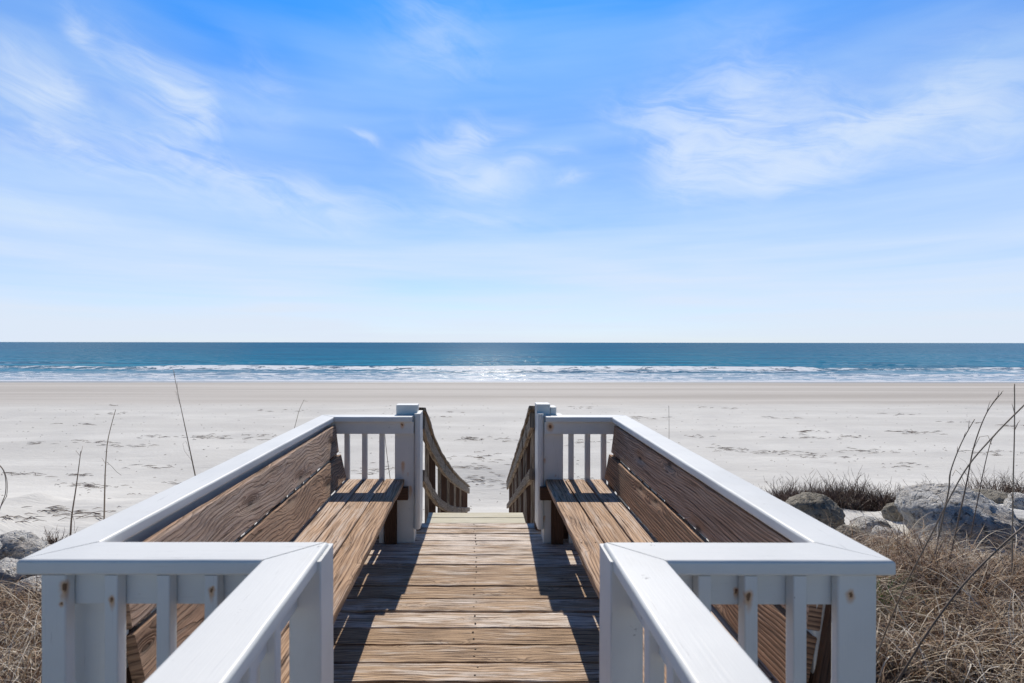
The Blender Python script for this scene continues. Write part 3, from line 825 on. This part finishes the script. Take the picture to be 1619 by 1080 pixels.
# ---------------------------------------------------------------- vegetation
def mat_straw(name, cols, rough=.6, trans=.25):
    m, t, b = mat(name)
    tone = t.new('ShaderNodeAttribute', attribute_name="tone").outputs['Fac']
    cr = t.new('ShaderNodeValToRGB', {'Fac': tone})
    e = cr.color_ramp.elements
    while len(e) < len(cols): e.new(.5)
    for i, c in enumerate(cols): e[i].position = i/(len(cols)-1); e[i].color = (*c, 1)
    t.l.new(cr.outputs[0], b.inputs['Base Color']); b.inputs['Roughness'].default_value = rough
    if trans:
        tr = t.new('ShaderNodeBsdfTranslucent', {'Color': cr.outputs[0]})
        mx = t.new('ShaderNodeMixShader', {'Fac': trans}); o = [n for n in t.n if n.type == 'OUTPUT_MATERIAL'][0]
        t.l.new(b.outputs[0], mx.inputs[1]); t.l.new(tr.outputs[0], mx.inputs[2]); t.l.new(mx.outputs[0], o.inputs[0])
    return m


M_STRAW = mat_straw('dry_grass', [(.06, .038, .028), (.17, .092, .052), (.37, .235, .13), (.58, .47, .33), (.78, .70, .58)])
M_TWIG = mat_straw('dead_twig', [(.045, .028, .022), (.10, .055, .040), (.17, .11, .075), (.26, .19, .14)], trans=0)
M_STALK = mat_straw('sea_oat_stalk', [(.13, .09, .065), (.24, .17, .12), (.42, .32, .22)], trans=0)
M_GREEN = mat_straw('green_blade', [(.06, .13, .03), (.12, .22, .05), (.2, .3, .08)])


def blades(name, pos, length, lean, width, curl, m, seed, label=None, cat=None, kind=None, group=None, seg=6, tone_rng=(0, 1), org=(0, 0, 0)):
    """curved tapering grass blades as one mesh; arrays of root positions, lengths, etc."""
    rs = np.random.RandomState(seed); n = len(pos)
    phi = rs.uniform(0, 2*np.pi, n); d = np.stack([np.cos(phi), np.sin(phi), np.zeros(n)], 1)
    th = np.abs(rs.normal(0, 1, n))*lean+.08
    k = rs.uniform(.3, 1., n)*curl
    tw = rs.uniform(-.8, .8, n)
    p = pos.copy(); verts = []
    side0 = np.stack([-np.sin(phi+tw), np.cos(phi+tw), np.zeros(n)], 1)
    for i in range(seg+1):
        f = i/seg
        wd = (width*(1-f)**.7*(.5+.5*min(1, f*4+.4)))[:, None]
        verts.append(p-side0*wd/2); verts.append(p+side0*wd/2)
        a = th+k*f*1.6
        step = (length/seg)[:, None]
        side = np.stack([-np.sin(phi), np.cos(phi), np.zeros(n)], 1)*(np.sin(f*3+tw*4)*.25)[:, None]
        p = p+step*(d*np.sin(a)[:, None]+side+np.array([0, 0, 1.])*np.cos(a)[:, None])
    V = np.stack(verts, 1).reshape(-1, 3)-np.array(org)
    m_ = 2*(seg+1)
    fb = np.array([[2*i, 2*i+1, 2*i+3, 2*i+2] for i in range(seg)])
    F = (np.arange(n)[:, None, None]*m_+fb[None]).reshape(-1, 4)
    me = bpy.data.meshes.new(name)
    me.vertices.add(len(V)); me.vertices.foreach_set("co", V.ravel())
    me.loops.add(F.size); me.loops.foreach_set("vertex_index", F.ravel().astype(np.int32))
    me.polygons.add(len(F)); me.polygons.foreach_set("loop_start", (np.arange(len(F))*4).astype(np.int32))
    me.update(calc_edges=True)
    at_ = me.attributes.new("tone", 'FLOAT', 'FACE')
    tn = rs.uniform(tone_rng[0], tone_rng[1], n)**1.45
    tn = np.clip(tn*(.45+.95*vnoise(pos[:, 0]*1.7, pos[:, 1]*1.7, 71)), 0, 1)      # tone shifts from clump to clump, some darker
    at_.data.foreach_set("value", np.repeat(tn, seg).astype(np.float32))
    me.materials.append(m); me.polygons.foreach_set("use_smooth", [True]*len(F))
    o = bpy.data.objects.new(name, me); COL.objects.link(o); o.location = org
    return tag(o, label, cat, group, kind)


def scatter(seed, n, x0, x1, y0, y1, dens):
    rs = np.random.RandomState(seed); x = rs.uniform(x0, x1, n*3); y = rs.uniform(y0, y1, n*3)
    keep = rs.rand(n*3) < dens(x, y); x, y = x[keep][:n], y[keep][:n]
    return np.stack([x, y, ground(x, y)-.02], 1), rs


def clump(seed, x, y): return np.clip(vnoise(x*2.4, y*2.4, seed)*3.4-1.15, .03, 1)


def dens_r(x, y): return clump(51, x, y)*sm(1.15, 1.35, x)*(1-sm(5.5, 6.5, y+.25*np.sin(x*2)))
def dens_l(x, y): return clump(52, x, y)*sm(1.25, 1.45, -x)*(1-sm(4.6, 5.6, y))


pos, rs = scatter(5, 48000, 1.1, 9.5, .6, 7.2, dens_r)
blades('dune_grass', pos, rs.uniform(.28, .75, len(pos)), .6, rs.uniform(.0035, .010, len(pos)), 2.0, M_STRAW, 6,
       'dense tangle of dry straw coloured dune grass right of the boardwalk', 'dune grass', 'stuff')
pos, rs = scatter(7, 26000, -8.5, -1.2, .6, 5.8, dens_l)
blades('dune_grass', pos, rs.uniform(.25, .62, len(pos)), .6, rs.uniform(.0035, .010, len(pos)), 2.0, M_STRAW, 8,
       'dense tangle of dry straw coloured dune grass left of the boardwalk', 'dune grass', 'stuff')
# litter of dead stems lying under the grass
pos, rs = scatter(9, 9000, 1.1, 9.5, .6, 8.4, lambda x, y: sm(1.1, 1.3, x)*(1-sm(6.5, 8.5, y)))
blades('grass_litter', pos+np.array([0, 0, .03]), rs.uniform(.12, .35, len(pos)), 1.4, rs.uniform(.003, .006, len(pos)), .8, M_STRAW, 10,
       'matted dead stems lying on the sand right of the boardwalk', 'grass litter', 'stuff', seg=3, tone_rng=(0, .8))
pos, rs = scatter(11, 5000, -8.5, -1.2, .6, 6.4, lambda x, y: sm(1.2, 1.4, -x)*(1-sm(5, 6.4, y)))
blades('grass_litter', pos+np.array([0, 0, .03]), rs.uniform(.12, .35, len(pos)), 1.4, rs.uniform(.003, .006, len(pos)), .8, M_STRAW, 12,
       'matted dead stems lying on the sand left of the boardwalk', 'grass litter', 'stuff', seg=3, tone_rng=(0, .8))
for sd, fn, x0, x1, n, side in ((15, dens_r, 1.1, 9.5, 9000, 'right'), (17, dens_l, -8.5, -1.2, 5000, 'left')):
    pos, rs = scatter(sd, n, x0, x1, .6, 6.6, fn)
    blades('straw_blades', pos, rs.uniform(.35, .80, len(pos)), .5, rs.uniform(.006, .013, len(pos)), 2.8, M_STRAW, sd+1,
           'longer pale arching straw blades standing out of the dune grass on the '+side, 'straw grass', 'stuff', seg=8, tone_rng=(.5, 1.1))
# one green tuft by the right corner post
gx, gy = gp(1398, 965)
pos = np.stack([np.full(46, gx), np.full(46, gy), np.full(46, float(ground(gx, gy)))], 1)+np.random.RandomState(3).normal(0, .035, (46, 3))*np.array([1, 1, 0])
blades('green_tuft', pos, np.random.RandomState(4).uniform(.3, .5, 46), .5, np.full(46, .006), .9, M_GREEN, 14,
       'green grass tuft just right of the near right railing post', 'grass tuft', org=tuple(pos[0]))


def shrub(px, py, hpx, wpx, nt, seed, label, group, twigs=M_TWIG):
    """twiggy dead shrub: forking stems from one base, dense low, spiky above"""
    x, y = gp(px, py); z = float(ground(x, y)); k = y/FPX; rr = random.Random(seed)
    H, Wd = hpx*k, wpx*k
    root = empty('dune_shrub', (x, y, z), label, 'shrub', group)
    mb = MB()
    for i in range(nt):
        a = rr.uniform(0, 2*math.pi); q = rr.random()**.6
        bx, by = x+Wd/2*q*math.cos(a), y+Wd*.35*q*math.sin(a)
        p = Vector((bx, by, float(ground(bx, by))-.02))
        d = Vector((rr.gauss(0, .32)+.2*math.cos(a), rr.gauss(0, .25), 1)).normalized()
        L = H*rr.uniform(.25, 1.0)*(1-.4*q); n = 5; pts = [p]
        for j in range(n):
            d = (d+Vector((rr.gauss(0, .16), rr.gauss(0, .16), rr.gauss(0, .08)))).normalized(); p = p+d*L/n; pts.append(p.copy())
            if j > 0 and rr.random() < .7:
                e = (d+Vector((rr.gauss(0, .7), rr.gauss(0, .7), rr.gauss(.1, .3)))).normalized(); l = L*rr.uniform(.12, .32)
                mb.tube([p, p+e*l*.5+Vector((0, 0, .01)), p+e*l+Vector((0, 0, l*.2))], [.0032, .0024, .0012], 3)
        mb.tube(pts, [.006-.0045*j/n for j in range(n+1)], 4)
    mb.build('twigs', twigs, root, wn=False)
    n = int(nt*11); rs = np.random.RandomState(seed)
    xx = rs.normal(0, Wd*.24, n)+x; yy_ = rs.normal(0, Wd*.17, n)+y
    pp = np.stack([xx, yy_, ground(xx, yy_)-.01], 1)
    o = blades('dead_leaves', pp, rs.uniform(.25, .65, n)*H, .55, np.full(n, .009), .8, M_TWIG, seed, seg=3, org=tuple(root.location))
    o.location = (0, 0, 0); o.parent = root
    return root


GS = 'twiggy dead shrubs along the dune edge on the right'
for i, (px, py, h, w, n, lab) in enumerate((
        (1235, 792, 48, 80, 110, 'leftmost brown twiggy shrub on the dune edge, nearest the right railing'),
        (1288, 796, 54, 90, 150, 'reddish brown twiggy shrub behind the tan boulder'),
        (1335, 800, 66, 90, 160, 'tallest reddish twiggy shrub on the dune edge, above the low flat rock'),
        (1390, 804, 52, 84, 130, 'brown twiggy shrub between the tallest shrub and the large boulder'),
        (1425, 800, 30, 50, 40, 'small sparse shrub just left of the large pale boulder'),
        (1475, 782, 44, 60, 16, 'thin bare twigs standing behind the large boulder top'),
        (1570, 778, 60, 90, 34, 'spindly bare shrub behind the right end of the large boulder'),
        (1622, 780, 56, 70, 30, 'spindly bare shrub cut by the right photo edge'))):
    shrub(px, py, h, w, n, 200+i, lab, GS)
GSL = 'twiggy plants by the left railing corner'
for i, (px, py, h, w, n, lab) in enumerate(((84, 868, 40, 36, 26, 'small leafy twig plant poking over the left railing corner'),
                                            (40, 878, 36, 40, 22, 'grey thin twig plant on the dark rock at the left photo edge'),
                                            (118, 862, 34, 26, 12, 'few short twigs at the foot of the leaning stalks'))):
    shrub(px, py, h, w, n, 230+i, lab, GSL)


def stalk(pts, depth, r0, r1, label, group, tuft=0, extra=None, n=5, depths=None):
    """dry stalk through photo points, at a real depth; first point is continued down to the ground"""
    P = [at(px, py, (depths[i] if depths else depth)) for i, (px, py) in enumerate(pts)]
    x, y = P[0].x, P[0].y; g = float(ground(x, y))
    if P[0].z > g+.02:
        d = (P[0]-P[1]); d = d/max(1e-6, abs(d.z)); k = P[0].z-g+.03
        P.insert(0, Vector((x+max(-1.4, min(1.4, d.x))*k, y+max(-1, min(1, d.y))*k, g-.03)))
    # smooth by Catmull-Rom
    Q = []
    for i in range(len(P)-1):
        p0, p1, p2, p3 = P[max(i-1, 0)], P[i], P[i+1], P[min(i+2, len(P)-1)]
        for j in range(6):
            u = j/6
            Q.append(.5*((2*p1)+(p2-p0)*u+(2*p0-5*p1+4*p2-p3)*u*u+(3*p1-p0-3*p2+p3)*u**3))
    Q.append(P[-1]); m = len(Q)
    root = empty('sea_oat', Q[0], label, 'dry stalk', group)
    MB().tube(Q, [r0+(r1-r0)*i/(m-1) for i in range(m)], n).build('stem', M_STALK, root, wn=False)
    if tuft:
        mb = MB(); rr = random.Random(len(label))
        for i in range(tuft):
            j = int(m*(.72+.27*i/tuft)); p = Q[min(j, m-1)]; d = (Q[-1]-Q[m//2]).normalized()
            e = (d+Vector((rr.uniform(-.3, .3), rr.uniform(-.3, .3), .1))).normalized(); l = rr.uniform(.06, .16)
            mb.tube([p, p+e*l*.6, p+e*l+Vector((0, 0, -.015))], [r1*.8, r1*.6, r1*.3], 3)
        mb.build('seed_head', M_STALK, root, wn=False)
    if extra:
        mb = MB()
        for e in extra: mb.tube([at(px, py, depth) for px, py in e], r1*.7, 3)
        mb.build('dry_leaf', M_STALK, root, wn=False)
    return root


GLS = 'tall dry stalks standing left of the boardwalk'
stalk([(308, 748), (301, 715), (292, 672), (284, 635), (274, 586)], 6.2, .009, .0022, 'tallest dry stalk on the left, split feathery top leaning left in front of the surf', GLS, 9, [[(303, 728), (292, 714), (289, 702), (294, 698), (300, 712)]])
stalk([(165, 818), (166, 770), (167, 740), (171, 695), (183, 648)], 7.6, .013, .004, 'dry forked stalk curving right at its top, second tallest on the left', GLS, 0, [[(167, 735), (163, 727), (161, 725)], [(169, 731), (177, 738), (184, 746), (192, 752)], [(165, 809), (173, 808), (184, 808)]])
stalk([(112, 842), (114, 815), (120, 775), (124, 745), (128, 714)], 7.2, .014, .004, 'short straight dry stalk with a broken sheath near its foot, leftmost full stalk', GLS, 0, [[(115, 816), (118, 826), (118, 840)], [(127, 722), (120, 713)], [(128, 718), (131, 706)]])
stalk([(-14, 850), (2, 800), (9, 780), (9, 757), (4, 742), (-4, 735)], 4.8, .004, .003, 'curled dry leaf loop at the left photo edge', GLS)
stalk([(1, 803), (10.5, 785), (11.5, 762), (6, 744), (-3, 733)], 4.85, .003, .002, 'thin outer dry leaf loop beside the curled one at the left photo edge', GLS)
stalk([(466, 676), (473, 650), (481, 632)], 9.5, .006, .003, 'short thin stalk rising just behind the left cap rail', GLS, 0, [[(480, 634), (487, 635)]])
stalk([(617, 757), (613, 728), (609, 692), (608, 672)], 9., .007, .004, 'bent stalk seen between the far balusters and the left stair post', GLS, 0, [[(612, 750), (619, 742), (622, 738)]])
GRS = 'tall dry stalks standing right of the boardwalk'
stalk([(1058, 700), (1058, 670), (1057.5, 641)], 9., .004, .003, 'single upright stalk behind the right cap rail', GRS)
stalk([(1378, 1060), (1400, 1000), (1432, 925), (1470, 850), (1523, 748), (1570, 690), (1619, 640), (1690, 570)], 2.0, .0026, .0022, 'long thick brown reed leaning right across the large boulder, nearest the camera', GRS, n=8,
      depths=[2.1, 2.1, 2.05, 2.0, 1.95, 1.9, 1.85, 1.8])
stalk([(1418, 1078), (1460, 1010), (1510, 940), (1560, 885), (1619, 832), (1680, 790)], 1.8, .0034, .0028, 'thick tan reed low at the right, leaning right over the dry grass', GRS, n=8)
stalk([(1518, 810), (1529, 760), (1540, 705), (1560, 652), (1584, 620)], 5.2, .008, .0035, 'slender stalk curving right above the large boulder, tip near the surf line', GRS, 7, [[(1527, 768), (1520, 750), (1511, 742), (1506, 752)], [(1538, 712), (1549, 690), (1562, 688), (1568, 702)]])
stalk([(1487, 835), (1500, 775), (1503, 745), (1520, 700), (1541, 662)], 5.0, .008, .0035, 'slender stalk with a sheath, left of the curving one, over the large boulder', GRS, 3, [[(1502, 760), (1504, 741), (1506, 742)], [(1495, 800), (1484, 782), (1476, 780)]])
stalk([(1601, 840), (1602, 760), (1604, 680), (1604, 606)], 4.6, .006, .004, 'straight vertical dark stalk near the right photo edge', GRS, 3, [[(1602, 790), (1594, 766), (1588, 772)]])
stalk([(1548, 780), (1556, 740), (1566, 700), (1574, 684)], 6., .006, .003, 'thin stalk behind the long thick reed', GRS, 0)

# ---------------------------------------------------------------- wrack: broken reeds and seaweed in lines on the sand
mb = MB(); rr = random.Random(77)
lines = [(330, 693, 120, 3, 60), (160, 700, 60, 3, 22), (130, 672, 70, 2, 14), (60, 702, 40, 2, 14), (400, 690, 60, 2, 12), (140, 770, 60, 5, 40), (130, 752, 30, 3, 18), (300, 765, 40, 5, 26),
         (30, 751, 50, 3, 26), (30, 822, 60, 6, 30), (110, 812, 90, 10, 60), (210, 706, 60, 3, 16), (240, 740, 60, 4, 16), (520, 668, 40, 2, 10), (690, 660, 50, 3, 12), (745, 694, 26, 3, 26), (720, 652, 20, 1, 6),
         (760, 725, 50, 10, 34), (742, 740, 40, 3, 18), (770, 760, 40, 12, 40), (800, 696, 60, 4, 20), (930, 700, 60, 6, 22), (1010, 660, 60, 4, 16), (1100, 690, 26, 2, 12), (1150, 710, 40, 5, 26),
         (1285, 682, 40, 3, 22), (1260, 692, 60, 2, 18), (1340, 690, 60, 3, 20), (1225, 716, 80, 4, 34), (1310, 722, 60, 4, 24), (1445, 683, 50, 3, 34), (1370, 712, 60, 4, 24), (1430, 735, 60, 5, 22),
         (1530, 668, 40, 2, 14), (1560, 715, 60, 4, 26), (1600, 673, 26, 2, 16), (1420, 655, 60, 2, 10), (1230, 660, 60, 2, 10), (1130, 645, 60, 2, 8), (930, 645, 60, 2, 8), (180, 655, 70, 2, 10), (420, 650, 60, 2, 8),
         (480, 760, 60, 6, 26), (900, 760, 60, 8, 30), (590, 745, 40, 8, 24), (180, 642, 14, 1, 6)]
for (cx, cy, hw, hh, n) in lines:
    for i in range(int(n*.75)):
        px = rr.gauss(cx, hw*.45); py = cy+rr.gauss(0, hh*.5)+(px-cx)*.02
        x_, y_ = gp(px, py)
        L = rr.uniform(.05, .30)*(1+y_/30); a = rr.gauss(0, .35)
        d = Vector((math.cos(a), math.sin(a)*.9, 0)); z = float(ground(x_, y_))
        mb.tube([Vector((x_, y_, z+.006))-d*L/2, Vector((x_, y_, z+rr.uniform(.01, .04))), Vector((x_, y_, z+.008))+d*L/2], [.002, .0045+.00022*y_, .002], 4)
for i in range(700):
    y_ = rr.uniform(11, 36); x_ = rr.uniform(-.95, 1.1)*y_; z = float(ground(x_, y_))
    L = rr.uniform(.02, .12); a = rr.gauss(0, .6); d = Vector((math.cos(a), math.sin(a), 0))
    mb.tube([Vector((x_, y_, z+.004))-d*L/2, Vector((x_, y_, z+.02)), Vector((x_, y_, z+.004))+d*L/2], [.003, .007, .003], 4)
o = mb.build('beach_wrack', M_TWIG, None, wn=False)
tag(o, 'scattered dark bits of dry reed and seaweed in broken lines on the pale sand', 'wrack', kind='stuff')
